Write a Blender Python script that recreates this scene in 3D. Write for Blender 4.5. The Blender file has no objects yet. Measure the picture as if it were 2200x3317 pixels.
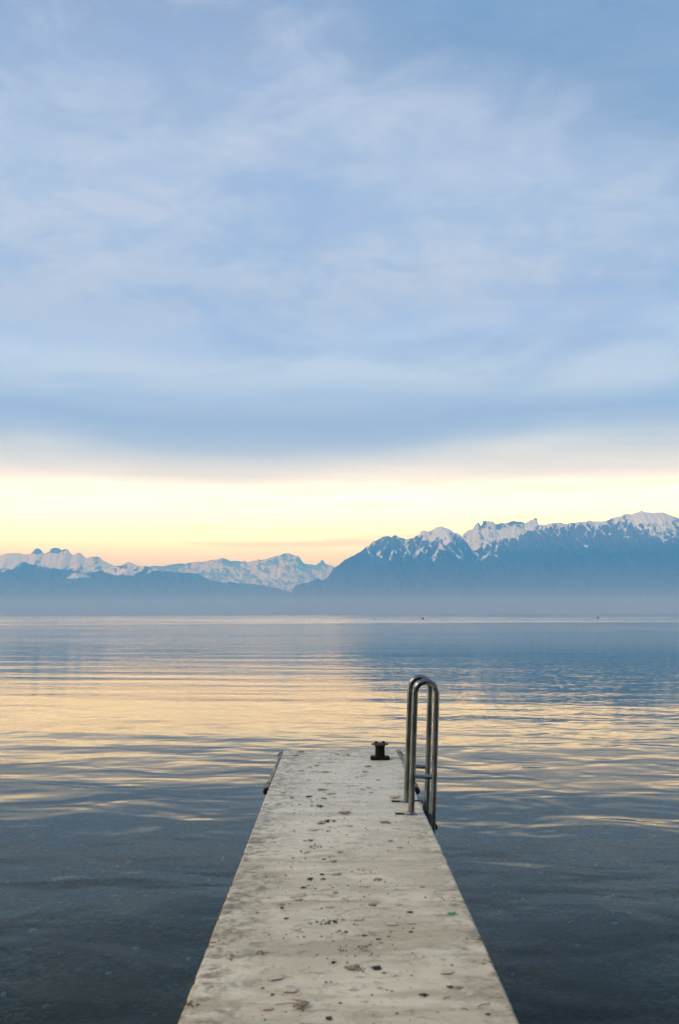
import bpy, bmesh, math, random
import numpy as np
from mathutils import Vector, Matrix, Euler

random.seed(7)
SC = bpy.context.scene
COL = SC.collection
WATER_Z, DECK_Z, CAM_Z = 0.0, 0.45, 1.85          # metres above the lake

# ------------------------------------------------------------------ camera
cd = bpy.data.cameras.new('camera')
cam = bpy.data.objects.new('camera', cd); COL.objects.link(cam)
cd.sensor_fit = 'HORIZONTAL'; cd.sensor_width = 24.0; cd.lens = 37.09
cd.clip_start = 0.1; cd.clip_end = 200000.0
cd.dof.use_dof = True; cd.dof.focus_distance = 60.0; cd.dof.aperture_fstop = 5.0
R = Matrix.Rotation(math.radians(-0.22), 3, 'Z') @ Matrix.Rotation(math.radians(95.6), 3, 'X') @ Matrix.Rotation(math.radians(-0.18), 3, 'Z')
cam.matrix_world = Matrix.Translation((0, 0, CAM_Z)) @ R.to_4x4()
SC.camera = cam

# ------------------------------------------------------------------ render look
SC.render.engine = 'CYCLES'
SC.view_settings.view_transform = 'Standard'
SC.view_settings.look = 'None'
SC.view_settings.gamma = 1.0
SC.view_settings.exposure = 0.0
SC.view_settings.use_curve_mapping = False
SC.cycles.use_denoising = True
SC.cycles.max_bounces = 8
SC.cycles.volume_bounces = 5
SC.cycles.transparent_max_bounces = 12
SC.cycles.caustics_reflective = False
SC.cycles.caustics_refractive = False

SUN_DIR = Vector((-0.72, -0.22, 0.62)).normalized()   # towards the sun

def lin(r, g, b, k=1.0):
    f = lambda c: (c / 255 / 12.92) if c / 255 <= 0.04045 else ((c / 255 + 0.055) / 1.055) ** 2.4
    return (f(r) * k, f(g) * k, f(b) * k, 1.0)

class NT:
    """small helper around a node tree"""
    def __init__(self, tree): self.t = tree; self.n = tree.nodes; self.l = tree.links
    def node(self, typ, **kw):
        n = self.n.new(typ)
        for k, v in kw.items():
            if k == 'ins':
                for kk, vv in v.items(): self.put(n.inputs[kk], vv)
            else: setattr(n, k, v)
        return n
    def put(self, sock, v):
        if isinstance(v, bpy.types.NodeSocket): self.l.new(v, sock)
        else: sock.default_value = v
    def math(self, op, a, b=None, c=None, clamp=False):
        n = self.n.new('ShaderNodeMath'); n.operation = op; n.use_clamp = clamp
        self.put(n.inputs[0], a)
        if b is not None: self.put(n.inputs[1], b)
        if c is not None: self.put(n.inputs[2], c)
        return n.outputs[0]
    def vmath(self, op, a, b=None):
        n = self.n.new('ShaderNodeVectorMath'); n.operation = op
        self.put(n.inputs[0], a)
        if b is not None: self.put(n.inputs[3 if op == 'SCALE' else 1], b)
        return n.outputs['Value' if op in ('LENGTH', 'DOT_PRODUCT') else 'Vector']
    def noise(self, vec, scale, detail=4, rough=0.5, dist=0.0, out='Fac'):
        n = self.n.new('ShaderNodeTexNoise')
        self.put(n.inputs['Vector'], vec); n.inputs['Scale'].default_value = scale
        n.inputs['Detail'].default_value = detail; n.inputs['Roughness'].default_value = rough
        n.inputs['Distortion'].default_value = dist
        return n.outputs[out]
    def smooth(self, v, a, b, o0=0.0, o1=1.0):
        n = self.n.new('ShaderNodeMapRange'); n.interpolation_type = 'SMOOTHSTEP'
        self.put(n.inputs['Value'], v)
        for k, x in (('From Min', a), ('From Max', b), ('To Min', o0), ('To Max', o1)): self.put(n.inputs[k], x)
        return n.outputs['Result']
    def mix(self, f, a, b, typ='MIX'):
        n = self.n.new('ShaderNodeMix'); n.data_type = 'RGBA'; n.blend_type = typ
        self.put(n.inputs[0], f); self.put(n.inputs[6], a); self.put(n.inputs[7], b)
        return n.outputs[2]
    def ramp(self, f, stops, interp='LINEAR'):
        n = self.n.new('ShaderNodeValToRGB'); r = n.color_ramp; r.interpolation = interp
        while len(r.elements) > 1: r.elements.remove(r.elements[-1])
        r.elements[0].position = stops[0][0]; r.elements[0].color = stops[0][1]
        for p, c in stops[1:]:
            e = r.elements.new(p); e.color = c
        self.put(n.inputs['Fac'], f)
        return n.outputs['Color']
    def combine(self, x, y, z):
        n = self.n.new('ShaderNodeCombineXYZ')
        for i, v in enumerate((x, y, z)): self.put(n.inputs[i], v)
        return n.outputs[0]
    def sep(self, v):
        n = self.n.new('ShaderNodeSeparateXYZ'); self.put(n.inputs[0], v); return n.outputs

# ------------------------------------------------------------------ world: cloud deck over a Nishita sky
world = bpy.data.worlds.new('World'); SC.world = world; world.use_nodes = True
w = NT(world.node_tree); w.n.clear()
nish = w.node('ShaderNodeTexSky', sky_type='NISHITA', sun_disc=False,
              sun_elevation=math.asin(SUN_DIR.z), sun_rotation=math.atan2(SUN_DIR.x, SUN_DIR.y))
tc = w.node('ShaderNodeTexCoord')
d = w.vmath('NORMALIZE', tc.outputs['Generated'])
dx, dy, dz = w.sep(d)
zc = w.math('MAXIMUM', dz, 0.0)
el = w.math('MULTIPLY', w.math('ARCSINE', zc), 57.29578)
az = w.math('ARCTAN2', dx, dy)
den = w.math('ADD', zc, 0.10)
cp = w.combine(w.math('DIVIDE', dx, den), w.math('DIVIDE', dy, den), 0.0)      # cloud deck seen in perspective
big = w.noise(w.vmath('ADD', cp, (3.1, 7.7, 0.0)), 0.55, 3, 0.5, 0.3)
mid = w.noise(w.vmath('ADD', cp, (11.3, 2.9, 4.0)), 1.7, 6, 0.55, 0.5)
fine = w.noise(w.vmath('ADD', cp, (1.3, 5.9, 9.0)), 5.5, 8, 0.68, 0.5)
streak = w.noise(w.combine(w.math('MULTIPLY', az, 2.2), w.math('MULTIPLY', el, 0.22), 3.7), 1.6, 5, 0.5, 0.3)
streak2 = w.noise(w.combine(w.math('MULTIPLY', az, 4.0), w.math('MULTIPLY', el, 1.1), 8.2), 1.5, 4, 0.5, 0.2)
warp = w.math('MULTIPLY', w.math('SUBTRACT', streak, 0.5), w.smooth(el, 4.0, 14.0, 0.8, 4.5))
elw = w.math('ADD', el, warp)
E = lambda deg: deg / 90.0
# (elevation in degrees, radiance above the haze): bright clear gap under a blue cloud deck
stops = [(0.0, (1.00, 1.75, 1.05)), (2.5, (1.22, 2.25, 2.00)), (4.0, (2.05, 3.25, 3.40)), (5.2, (2.70, 3.75, 3.90)),
         (6.3, (2.60, 3.40, 3.90)), (6.9, (1.80, 2.30, 2.85)), (7.5, (1.08, 1.34, 1.72)), (8.2, (0.84, 1.04, 1.40)),
         (8.9, (0.66, 0.88, 1.30)), (9.6, (0.44, 0.64, 1.15)), (10.8, (0.33, 0.51, 1.06)), (12.0, (0.43, 0.63, 1.13)), (13.2, (0.56, 0.77, 1.22)),
         (14.6, (0.45, 0.64, 1.12)), (17.0, (0.36, 0.53, 0.95)), (20.0, (0.375, 0.54, 0.90)), (24.0, (0.42, 0.56, 0.87)),
         (28.0, (0.35, 0.47, 0.74)), (32.0, (0.285, 0.385, 0.62)), (45.0, (0.46, 0.61, 0.97)), (90.0, (0.51, 0.66, 1.00))]
KW = 4.0
base = w.ramp(w.math('DIVIDE', elw, 90.0), [(E(a), (c[0] / KW, c[1] / KW, c[2] / KW, 1.0)) for a, c in stops])
base = w.vmath('SCALE', base, KW)
high = w.smooth(el, 11.0, 19.0)
# thin blue openings and pale wisps in the deck
azd = w.math('MULTIPLY', w.math('MAXIMUM', w.math('MINIMUM', az, 0.45), -0.45), 57.29578)
front = w.math('ADD', w.math('ADD', el, w.math('MULTIPLY', azd, 0.34)), w.math('MULTIPLY', w.math('SUBTRACT', mid, 0.5), 16.0))
front = w.math('ADD', front, w.math('MULTIPLY', w.math('SUBTRACT', big, 0.5), 14.0))
blue = w.smooth(front, 26.0, 34.0)
c1 = w.mix(w.math('MULTIPLY', blue, 0.92), base, (0.19, 0.32, 0.60, 1))
wisp = w.math('MULTIPLY', w.smooth(w.math('ADD', w.math('MULTIPLY', mid, 0.52), w.math('MULTIPLY', fine, 0.48)), 0.41, 0.61), w.math('MULTIPLY', high, w.math('SUBTRACT', 1.0, w.math('MULTIPLY', blue, 0.8))))
c2 = w.mix(w.math('MULTIPLY', wisp, 0.72), c1, (0.61, 0.71, 0.97, 1))
dark = w.math('MULTIPLY', w.smooth(mid, 0.5, 0.28), w.smooth(el, 9.0, 14.0))
c3 = w.mix(w.math('MULTIPLY', dark, 0.5), c2, (0.29, 0.43, 0.85, 1))
st = w.math('MULTIPLY', w.smooth(streak2, 0.48, 0.68), w.smooth(el, 8.5, 6.0))
c4 = w.mix(w.math('MULTIPLY', st, 0.6), c3, (1.20, 1.45, 1.3, 1))
nsc = w.vmath('SCALE', nish.outputs['Color'], 0.06)
final = w.mix(0.93, nsc, c4)
bg = w.node('ShaderNodeBackground', ins={'Color': final, 'Strength': 1.0})
wo = w.node('ShaderNodeOutputWorld'); w.l.new(bg.outputs[0], wo.inputs['Surface'])

# ------------------------------------------------------------------ sun (veiled by the cloud deck)
sl = bpy.data.lights.new('sun', 'SUN'); sl.energy = 1.5; sl.angle = math.radians(20); sl.color = (1.0, 0.88, 0.72)
sun = bpy.data.objects.new('sun', sl); COL.objects.link(sun)
sun.rotation_euler = SUN_DIR.to_track_quat('Z', 'Y').to_euler()

# ================================================================== helpers
def mat(name):
    m = bpy.data.materials.new(name); m.use_nodes = True
    t = NT(m.node_tree); t.n.clear()
    return m, t
def finish(t, shader, disp=None):
    o = t.node('ShaderNodeOutputMaterial'); t.l.new(shader, o.inputs['Surface'])
def principled(t, color, rough=0.6, metal=0.0, normal=None, spec=None):
    b = t.node('ShaderNodeBsdfPrincipled')
    t.put(b.inputs['Base Color'], color); t.put(b.inputs['Roughness'], rough); t.put(b.inputs['Metallic'], metal)
    if spec is not None: t.put(b.inputs['Specular IOR Level'], spec)
    if normal is not None: t.l.new(normal, b.inputs['Normal'])
    return b.outputs[0]
def bump(t, h, strength=0.3, dist=0.01):
    n = t.node('ShaderNodeBump'); n.inputs['Strength'].default_value = strength; n.inputs['Distance'].default_value = dist
    t.put(n.inputs['Height'], h); return n.outputs[0]
def objcoord(t): return t.node('ShaderNodeTexCoord').outputs['Object']
def poscoord(t): return t.node('ShaderNodeNewGeometry').outputs['Position']

def simple(name, c0, c1, scale, rough=0.7, metal=0.0, bstr=0.3, bdist=0.004, lo=0.35, hi=0.65, spec=0.5):
    m, t = mat(name); p = objcoord(t)
    n = t.noise(p, scale, 5, 0.6)
    col = t.mix(t.smooth(n, lo, hi), c0, c1)
    finish(t, principled(t, col, rough, metal, bump(t, t.noise(p, scale * 2.5, 4, 0.6), bstr, bdist), spec))
    return m

def link(name, me, material=None, parent=None, loc=None):
    o = bpy.data.objects.new(name, me); COL.objects.link(o)
    if material is not None and me is not None and not me.materials: me.materials.append(material)
    if parent is not None: o.parent = parent
    if loc is not None: o.location = loc
    return o
def tag(o, label=None, cat=None, group=None, kind=None):
    for k, v in (('label', label), ('category', cat), ('group', group), ('kind', kind)):
        if v: o[k] = v
    return o
def thing(name, loc, label, cat, group=None, rz=0.0):
    o = bpy.data.objects.new(name, None); COL.objects.link(o); o.location = loc; o.rotation_euler = (0, 0, rz)
    o.empty_display_size = 0.1
    return tag(o, label, cat, group)
def shade(me, smooth=True):
    me.polygons.foreach_set('use_smooth', [smooth] * len(me.polygons)); me.update(); return me
def bm_mesh(name, bm, smooth=False):
    me = bpy.data.meshes.new(name); bmesh.ops.recalc_face_normals(bm, faces=bm.faces[:]); bm.to_mesh(me); bm.free()
    return shade(me, smooth)
def np_mesh(name, verts, faces, smooth=True):
    me = bpy.data.meshes.new(name)
    v = np.asarray(verts, dtype=np.float32); f = np.asarray(faces, dtype=np.int32)
    k = f.shape[1]
    me.vertices.add(len(v)); me.vertices.foreach_set('co', v.ravel())
    me.loops.add(f.size); me.loops.foreach_set('vertex_index', f.ravel())
    me.polygons.add(len(f)); me.polygons.foreach_set('loop_start', np.arange(0, f.size, k, dtype=np.int32))
    me.polygons.foreach_set('loop_total', np.full(len(f), k, dtype=np.int32))
    me.update(calc_edges=True); me.validate()
    return shade(me, smooth)
def grid_faces(nr, nc):
    i = np.arange(nr - 1)[:, None] * nc + np.arange(nc - 1)[None, :]
    return np.stack([i, i + 1, i + nc + 1, i + nc], -1).reshape(-1, 4)
def _hash(ix, iy, s):
    h = (ix.astype(np.int64) * 374761393 + iy.astype(np.int64) * 668265263 + s * 1442695041) & 0xFFFFFFFF
    h = ((h ^ (h >> 13)) * 1274126177) & 0xFFFFFFFF
    return ((h ^ (h >> 16)) & 0xFFFFFF) / float(0xFFFFFF)
def vnoise(x, y, s=0):
    ix, iy = np.floor(x), np.floor(y); fx, fy = x - ix, y - iy
    fx = fx * fx * fx * (fx * (fx * 6 - 15) + 10); fy = fy * fy * fy * (fy * (fy * 6 - 15) + 10)
    a, b = _hash(ix, iy, s), _hash(ix + 1, iy, s); c, e = _hash(ix, iy + 1, s), _hash(ix + 1, iy + 1, s)
    return (a * (1 - fx) + b * fx) * (1 - fy) + (c * (1 - fx) + e * fx) * fy
def fbm(x, y, s=0, oct=5, gain=0.5):
    x, y = np.asarray(x, float), np.asarray(y, float); v = 0; a = 1; n = 0
    for k in range(oct):
        v = v + a * vnoise(x, y, s + k * 17); n += a; a *= gain
        x, y = x * 2.03 + 11.3, y * 2.03 + 5.7
    return v / n
def ridged(x, y, s=0, oct=4, gain=0.5):
    x, y = np.asarray(x, float), np.asarray(y, float); v = 0; a = 1; n = 0
    for k in range(oct):
        v = v + a * (1 - np.abs(2 * vnoise(x, y, s + k * 13) - 1)); n += a; a *= gain
        x, y = x * 2.1 + 3.1, y * 2.1 + 8.3
    return v / n
def sstep(v, a, b):
    t = np.clip((v - a) / (b - a), 0, 1); return t * t * (3 - 2 * t)

# ================================================================== structure: lake bed, water, shore
def bed_depth(x, y):
    z = -0.85 - 0.055 * np.clip(y - 2, 0, None) + 0.14 * np.clip(-y, 0, 5)
    z = np.maximum(z, -14.0)
    z = z + 0.16 * (fbm(x / 2.3, y / 2.3, 5, 5) - 0.5) + 0.35 * (fbm(x / 9, y / 9, 8, 3) - 0.5)
    return np.minimum(z, -0.15)
xs = np.linspace(-26, 26, 261); ys = np.linspace(-5, 47, 261)
X, Y = np.meshgrid(xs, ys); Z = bed_depth(X, Y)
V = np.stack([X, Y, Z], -1).reshape(-1, 3)
F = grid_faces(261, 261)
me = np_mesh('lake_bed', V, F)
m_bed, t = mat('lake_bed'); p = poscoord(t)
vor = t.node('ShaderNodeTexVoronoi', ins={'Vector': p, 'Scale': 17.0})
peb = t.mix(t.smooth(t.sep(vor.outputs['Color'])[0], 0.2, 1.0), (0.03, 0.035, 0.028, 1), (0.19, 0.21, 0.17, 1))
alg = t.smooth(t.noise(p, 0.8, 5, 0.6), 0.38, 0.62)
colb = t.mix(t.math('MULTIPLY', alg, 0.8), peb, (0.022, 0.024, 0.016, 1))
finish(t, principled(t, colb, 0.9, 0, bump(t, vor.outputs['Distance'], 0.6, 0.03)))
bed = tag(link('lake_bed', me, m_bed), kind='structure')
deep = np.array([[-60000, -60, -15.0], [60000, -60, -15.0], [60000, 42000, -15.0], [-60000, 42000, -15.0]])
m_deep = simple('deep_lake_bed', (0.03, 0.035, 0.03, 1), (0.05, 0.055, 0.045, 1), 0.05)
tag(link('deep_lake_bed', np_mesh('deep_lake_bed', deep, [[0, 1, 2, 3]]), m_deep), kind='structure')

# ---- water sheet: ripples are a real slope field in world space
hg = bpy.data.node_groups.new('ripple_height', 'ShaderNodeTree')
hg.interface.new_socket('P', in_out='INPUT', socket_type='NodeSocketVector')
hg.interface.new_socket('H', in_out='OUTPUT', socket_type='NodeSocketFloat')
g = NT(hg); gi = g.node('NodeGroupInput'); go = g.node('NodeGroupOutput')
P = gi.outputs[0]
rot = g.node('ShaderNodeVectorRotate', rotation_type='Z_AXIS', ins={'Vector': P, 'Angle': math.radians(9)}).outputs[0]
long_ = g.noise(g.vmath('MULTIPLY', rot, (0.10, 0.42, 1.0)), 1.0, 2, 0.4)
mid_ = g.noise(g.vmath('MULTIPLY', rot, (0.85, 1.2, 1.0)), 1.0, 2, 0.45, 0.5)
sml_ = g.noise(g.vmath('MULTIPLY', P, (3.4, 5.0, 1.0)), 1.0, 1, 0.4)
px_, py_, pz_ = g.sep(P)
# wind patches: breeze roughens the outer lake, the water by the pier is calmer
pat = g.noise(g.vmath('MULTIPLY', P, (0.006, 0.022, 1.0)), 1.0, 3, 0.55)
patch = g.smooth(pat, 0.36, 0.64, 0.55, 1.5)
breeze = g.smooth(py_, 45.0, 140.0, 1.0, 2.4)
near_ = g.smooth(py_, 3.0, 26.0, 0.35, 1.0)
h = g.math('MULTIPLY', g.math('MULTIPLY', long_, g.smooth(px_, -4.0, 12.0, 0.036, 0.010)), 1.0)
h = g.math('ADD', h, g.math('MULTIPLY', g.math('MULTIPLY', mid_, patch), g.smooth(py_, 9.0, 24.0, 0.038, 0.0068)))
h = g.math('ADD', h, g.math('MULTIPLY', g.math('MULTIPLY', sml_, patch), g.math('MULTIPLY', near_, 0.0042)))
h = g.math('MULTIPLY', h, breeze)
g.l.new(h, go.inputs[0])

m_wat, t = mat('lake_water'); p = poscoord(t)
def H(off):
    n = t.node('ShaderNodeGroup', node_tree=hg)
    t.put(n.inputs[0], t.vmath('ADD', p, off)); return n.outputs[0]
eps = 0.03
h0, hx, hy = H((0, 0, 0)), H((eps, 0, 0)), H((0, eps, 0))
sx = t.math('MULTIPLY', t.math('SUBTRACT', h0, hx), 1 / eps)
sy = t.math('MULTIPLY', t.math('SUBTRACT', h0, hy), 1 / eps)
nrm = t.vmath('NORMALIZE', t.combine(sx, sy, 1.0))
# reflectance of water as seen through a polarising filter (mostly the p component), n = 1.33
inc = t.node('ShaderNodeNewGeometry').outputs['Incoming']
ci = t.math('MAXIMUM', t.math('ABSOLUTE', t.vmath('DOT_PRODUCT', nrm, inc)), 0.002)
ct = t.math('SQRT', t.math('SUBTRACT', 1.0, t.math('MULTIPLY', t.math('SUBTRACT', 1.0, t.math('MULTIPLY', ci, ci)), 1 / 1.33 ** 2)))
def refl(a, b):
    q = t.math('DIVIDE', t.math('SUBTRACT', a, b), t.math('ADD', a, b)); return t.math('MULTIPLY', q, q)
Rp = refl(t.math('MULTIPLY', ci, 1.33), ct); Rs = refl(ci, t.math('MULTIPLY', ct, 1.33))
frf = t.math('ADD', t.math('MULTIPLY', Rp, 1.0), t.math('MULTIPLY', Rs, 0.0), clamp=True)
gl = t.node('ShaderNodeBsdfGlossy');  gl.inputs['Color'].default_value = (1, 1, 1, 1); t.l.new(nrm, gl.inputs['Normal'])
# capillary waves too small to resolve: a calm bay, then lanes of breeze across the outer lake
wx, wy, wz = t.sep(p)
lane = t.noise(t.vmath('MULTIPLY', p, (0.006, 0.030, 1.0)), 1.0, 5, 0.6, 0.4)
rg = t.math('ADD', t.smooth(wy, 130.0, 330.0, 0.015, 0.072), t.math('MULTIPLY', t.smooth(wy, 170.0, 260.0), t.smooth(wy, 700.0, 420.0, 0.0, 0.04)))
rg = t.math('MULTIPLY', rg, t.smooth(lane, 0.38, 0.62, 0.25, 1.6))
t.l.new(rg, gl.inputs['Roughness'])
tr = t.node('ShaderNodeBsdfTransparent'); tr.inputs['Color'].default_value = (0.33, 0.47, 0.41, 1)
mx = t.node('ShaderNodeMixShader'); t.l.new(frf, mx.inputs[0]); t.l.new(tr.outputs[0], mx.inputs[1]); t.l.new(gl.outputs[0], mx.inputs[2])
finish(t, mx.outputs[0])
wv = np.array([[-60000, -60, 0.0], [60000, -60, 0.0], [60000, 42000, 0.0], [-60000, 42000, 0.0]])
tag(link('lake_water', np_mesh('lake_water', wv, [[0, 1, 2, 3]]), m_wat), kind='structure')

# ---- the bank behind the photographer
xs = np.linspace(-120, 120, 121); ys = np.linspace(-75, -3.5, 60)
X, Y = np.meshgrid(xs, ys)
s = -4.5 - Y + 2.0 * (fbm(X / 15, Y / 15, 21, 3) - 0.5)
Z = -0.9 + 1.35 * sstep(s, -1.0, 1.5) + np.clip(s - 8, 0, None) * 0.45 + 0.5 * (fbm(X / 4, Y / 4, 3, 4) - 0.5) * sstep(s, 1, 5)
m_bank = simple('bank', (0.035, 0.05, 0.022, 1), (0.08, 0.08, 0.05, 1), 0.7, 0.95)
tag(link('shore', np_mesh('shore', np.stack([X, Y, Z], -1).reshape(-1, 3), grid_faces(60, 121)), m_bank), kind='structure')

# ================================================================== mountains
SKY_A = [(-936,337),(-737,421),(-637,490),(-437,524),(-328,579),(-278,584),(-213,558),(-158,588),(-98,648),(-38,748),(138,882),(263,947),(414,1031),(489,1096),(565,1146),(595,1176),(690,1216),(766,1261),(816,1271),(856,1271),(906,1251),(936,1276),(972,1291),(1027,1261),(1067,1245),(1157,1220),(1217,1240),(1267,1250),(1318,1280),(1353,1295),(1384,1345),(1429,1370),(1469,1360),(1519,1340),(1570,1375),(1630,1410),(1671,1425),(1731,1435),(1796,1404),(1846,1394),(1881,1359),(1945,1328),(2020,1293),(2070,1237),(2119,1172),(2178,1092),(2227,1031),(2292,1036),(2419,1151),(2570,1191),(2787,1235),(2947,1230),(3050,1350),(3137,1400),(3228,1435),(3278,1445),(3339,1460),(3429,1450),(3530,1480),(3606,1495),(3681,1490),(3756,1464),(3832,1484),(3907,1489),(3993,1494),(4084,1504),(4140,1519),(4210,1508),(4386,1513),(4462,1528),(4498,1558),(4640,1593),(4716,1628),(4767,1633),(4817,1618),(4883,1648),(4944,1668),(4985,1683),(5024,1663),(5054,1647),(5090,1657),(5144,1637),(5246,1652),(5346,1652),(5421,1616),(5495,1585),(5595,1555),(5894,1493),(6348,1512),(7099,1414),(8613,1486),(10613,1228)]
SKY_B = [(2078,1267),(2257,1415),(2406,1521),(2466,1568),(2537,1574),(2579,1650),(2615,1686),(2651,1704),(2680,1680),(2691,1638),(2721,1662),(2746,1727),(2793,1739),(2882,1727),(2935,1709),(2970,1673),(3088,1684),(3206,1696),(3296,1731),(3355,1719),(3414,1719),(3473,1719),(3502,1689),(3561,1701),(3621,1748),(3668,1736),(3699,1778),(3740,1772),(3780,1724),(3827,1671),(4030,1528)]
SKY_L = [(-11094,1158),(-8855,928),(-7190,1091),(-6405,966),(-6071,998),(-5972,1032),(-5820,986),(-5625,975),(-5512,930),(-5288,896),(-5092,861),(-4952,828),(-4813,849),(-4742,911),(-4676,966),(-4609,944),(-4518,860),(-4417,815),(-4255,831),(-4116,859),(-4006,897),(-3866,902),(-3806,947),(-3756,969),(-3705,958),(-3632,919),(-3531,890),(-3420,890),(-3280,856),(-3112,811),(-2944,788),(-2721,771),(-2497,753),(-2385,697),(-2245,630),(-1994,585),(-1911,612),(-1799,584),(-1604,561),(-1325,538),(-1158,504),(-879,437),(-712,375),(-489,291),(-44,223)]
SKY_T = [(-15761,1566),(-12607,1875),(-10217,1550),(-9106,1507),(-8631,1545),(-8475,1608),(-8158,1615),(-7998,1575),(-7840,1582),(-7778,1662),(-7724,1717),(-7677,1741),(-7629,1725),(-7564,1669),(-7499,1597),(-7428,1629),(-7365,1629),(-7343,1700),(-7288,1740),(-7217,1755),(-7129,1731),(-7048,1675),(-7002,1707),(-6954,1715),(-6899,1715),(-6849,1643),(-6776,1563),(-6689,1587),(-6650,1619),(-6603,1626),(-6547,1610),(-6498,1547),(-6425,1475),(-6331,1498),(-6212,1514),(-6149,1522),(-6053,1490),(-6012,1434),(-5852,1354),(-5692,1282),(-5452,1139),(-5132,980)]
SKY_M = [(-7266,1307),(-6741,1495),(-6321,1684),(-6215,1705),(-5951,1672),(-5687,1735),(-5497,1756),(-5370,1787),(-5159,1765),(-4948,1818),(-4736,1838),(-4630,1806),(-4313,1890),(-4155,1900),(-4049,1921),(-3912,1963),(-3732,1920),(-3572,1845),(-3382,1866),(-3202,1823),(-3149,1865),(-3096,1865),(-3043,1801),(-2832,1854),(-2641,1917),(-2567,1895),(-2408,1916),(-2197,1979),(-2059,2032),(-1932,2031),(-1795,2105),(-1636,2126),(-1509,2083),(-1403,2040),(-1276,2019),(-1212,1934),(-1148,1838),(-1085,1764),(-926,1732),(-661,1710),(-598,1773),(-524,1794),(-502,1868),(-471,1900),(-428,1868),(-386,1804),(-344,1730),(-132,1687),(-26,1644),(186,1728),(292,1823),(450,1749),(873,1599),(1719,1491)]

m_mtn, t = mat('mountain'); p = poscoord(t)
at = t.node('ShaderNodeAttribute', attribute_name='snow').outputs['Fac']
rk = t.node('ShaderNodeAttribute', attribute_name='rock').outputs['Fac']
n1 = t.noise(p, 0.016, 6, 0.75)
snow = t.smooth(t.math('ADD', at, t.math('MULTIPLY', t.math('SUBTRACT', n1, 0.5), 0.95)), 0.38, 0.62)
forest = t.mix(t.smooth(t.noise(p, 0.006, 4, 0.6), 0.35, 0.65), (0.018, 0.027, 0.020, 1), (0.040, 0.050, 0.038, 1))
ground = t.mix(rk, forest, t.mix(n1, (0.06, 0.06, 0.062, 1), (0.13, 0.13, 0.13, 1)))
colm = t.mix(snow, ground, (0.82, 0.88, 0.95, 1))
finish(t, principled(t, colm, 0.9, 0, None, 0.1))

def mountain(name, sk, Yr, front, back, ncol, nrow, seed, style, crag=13.0, prof=1.18, spur=700.0, carve=0.20):
    sk = np.array(sk, float); o = np.argsort(sk[:, 0]); sk = sk[o]
    x = np.linspace(sk[0, 0], sk[-1, 0], ncol)
    ridge = np.interp(x, sk[:, 0], sk[:, 1])
    fadein = sstep(x, sk[0, 0], sk[0, 0] + 300) * sstep(-x, -sk[-1, 0], -sk[-1, 0] + 300)
    ridge = (ridge + crag * (fbm(x / 45, x * 0 + seed, seed, 4, 0.6) - 0.5) * 2) * fadein
    tf = np.linspace(0, 1, nrow) ** 0.75
    tb = np.linspace(0, 1, 10)[1:]
    Tt, Xx = np.meshgrid(tf, x, indexing='ij'); Rr = np.broadcast_to(ridge, Tt.shape)
    Yy = Yr - front * (1 - Tt) + 260 * (fbm(Xx / 900, Tt * 0, seed + 3, 3) - 0.5) * (1 - Tt)
    xw = Xx + 260 * (fbm(Xx / 800, Yy / 800, seed + 5, 3) - 0.5) * (1 - Tt) * 2
    rid = ridged(xw / spur, Yy / (spur * 5.0), seed + 7, 5, 0.55)
    med = ridged(xw / (spur * 0.24), Yy / (spur * 1.3), seed + 31, 4, 0.55)
    fin = fbm(Xx / 60, Yy / 90, seed + 9, 4, 0.55)
    env = sstep(1 - Tt, 0.0, 0.12) * sstep(Tt, 0.0, 0.25)
    env2 = sstep(1 - Tt, 0.0, 0.03) * sstep(Tt, 0.0, 0.25)
    Zz = Rr * Tt ** prof - carve * Rr * (1 - rid) * env - 75 * (1 - med) * env2 - 40 * (1 - fin) * env2
    Zz = np.where(Tt <= 0, -12.0, np.maximum(Zz, -12.0))
    gully = (1 - med)
    sn, rkv = style(Xx, Yy, Zz, Tt, Rr, rid, med, fin)
    Tb, Xb = np.meshgrid(tb, x, indexing='ij')
    Zb = np.broadcast_to(ridge, Tb.shape) * (1 - Tb) ** 1.1 - 12 * Tb; Yb = Yr + back * Tb
    V = np.concatenate([np.stack([Xx, Yy, Zz], -1).reshape(-1, 3), np.stack([Xb, Yb, Zb], -1).reshape(-1, 3)])
    me = np_mesh(name, V, grid_faces(nrow + 9, ncol))
    pad = np.full(Tb.size, 0.3)
    for nm, arr in (('snow', sn), ('rock', rkv)):
        a = me.attributes.new(nm, 'FLOAT', 'POINT')
        a.data.foreach_set('value', np.concatenate([np.clip(arr, -1, 2).ravel(), pad]).astype(np.float32))
    return tag(link(name, me, m_mtn), kind='structure')

def style_A(X, Y, Z, T, Rr, rid, med, fin):
    right = sstep(X, 2300, 3100); far_right = sstep(X, 4300, 4900)
    d1 = fbm((X + 0.55 * Z) / 42, (Z - 0.3 * X) / 140, 71, 5, 0.6)
    d2 = fbm((X - 0.6 * Z) / 38, (Z + 0.3 * X) / 130, 73, 5, 0.6)
    patchy = fbm(X / 420, Z / 230, 77, 3)
    line = 1170 * (1 - right) + 1400 * right + 40 * far_right
    s = 0.38 + (Z - line) / 620 + 2.5 * (np.maximum(d1, d2) - 0.56) + 1.0 * (patchy - 0.5) - 0.35 * (med - 0.6) + 0.22 * right * sstep(T, 0.93, 1.0) + 0.5 * (fin - 0.5)
    s = s + 0.22 * far_right * sstep(Z, 1380, 1560)
    s = np.where(Z < 640, 0.0, s) * sstep(Z, 620, 900)
    return np.minimum(s, 0.92), sstep(Z, 900, 1250)
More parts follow.
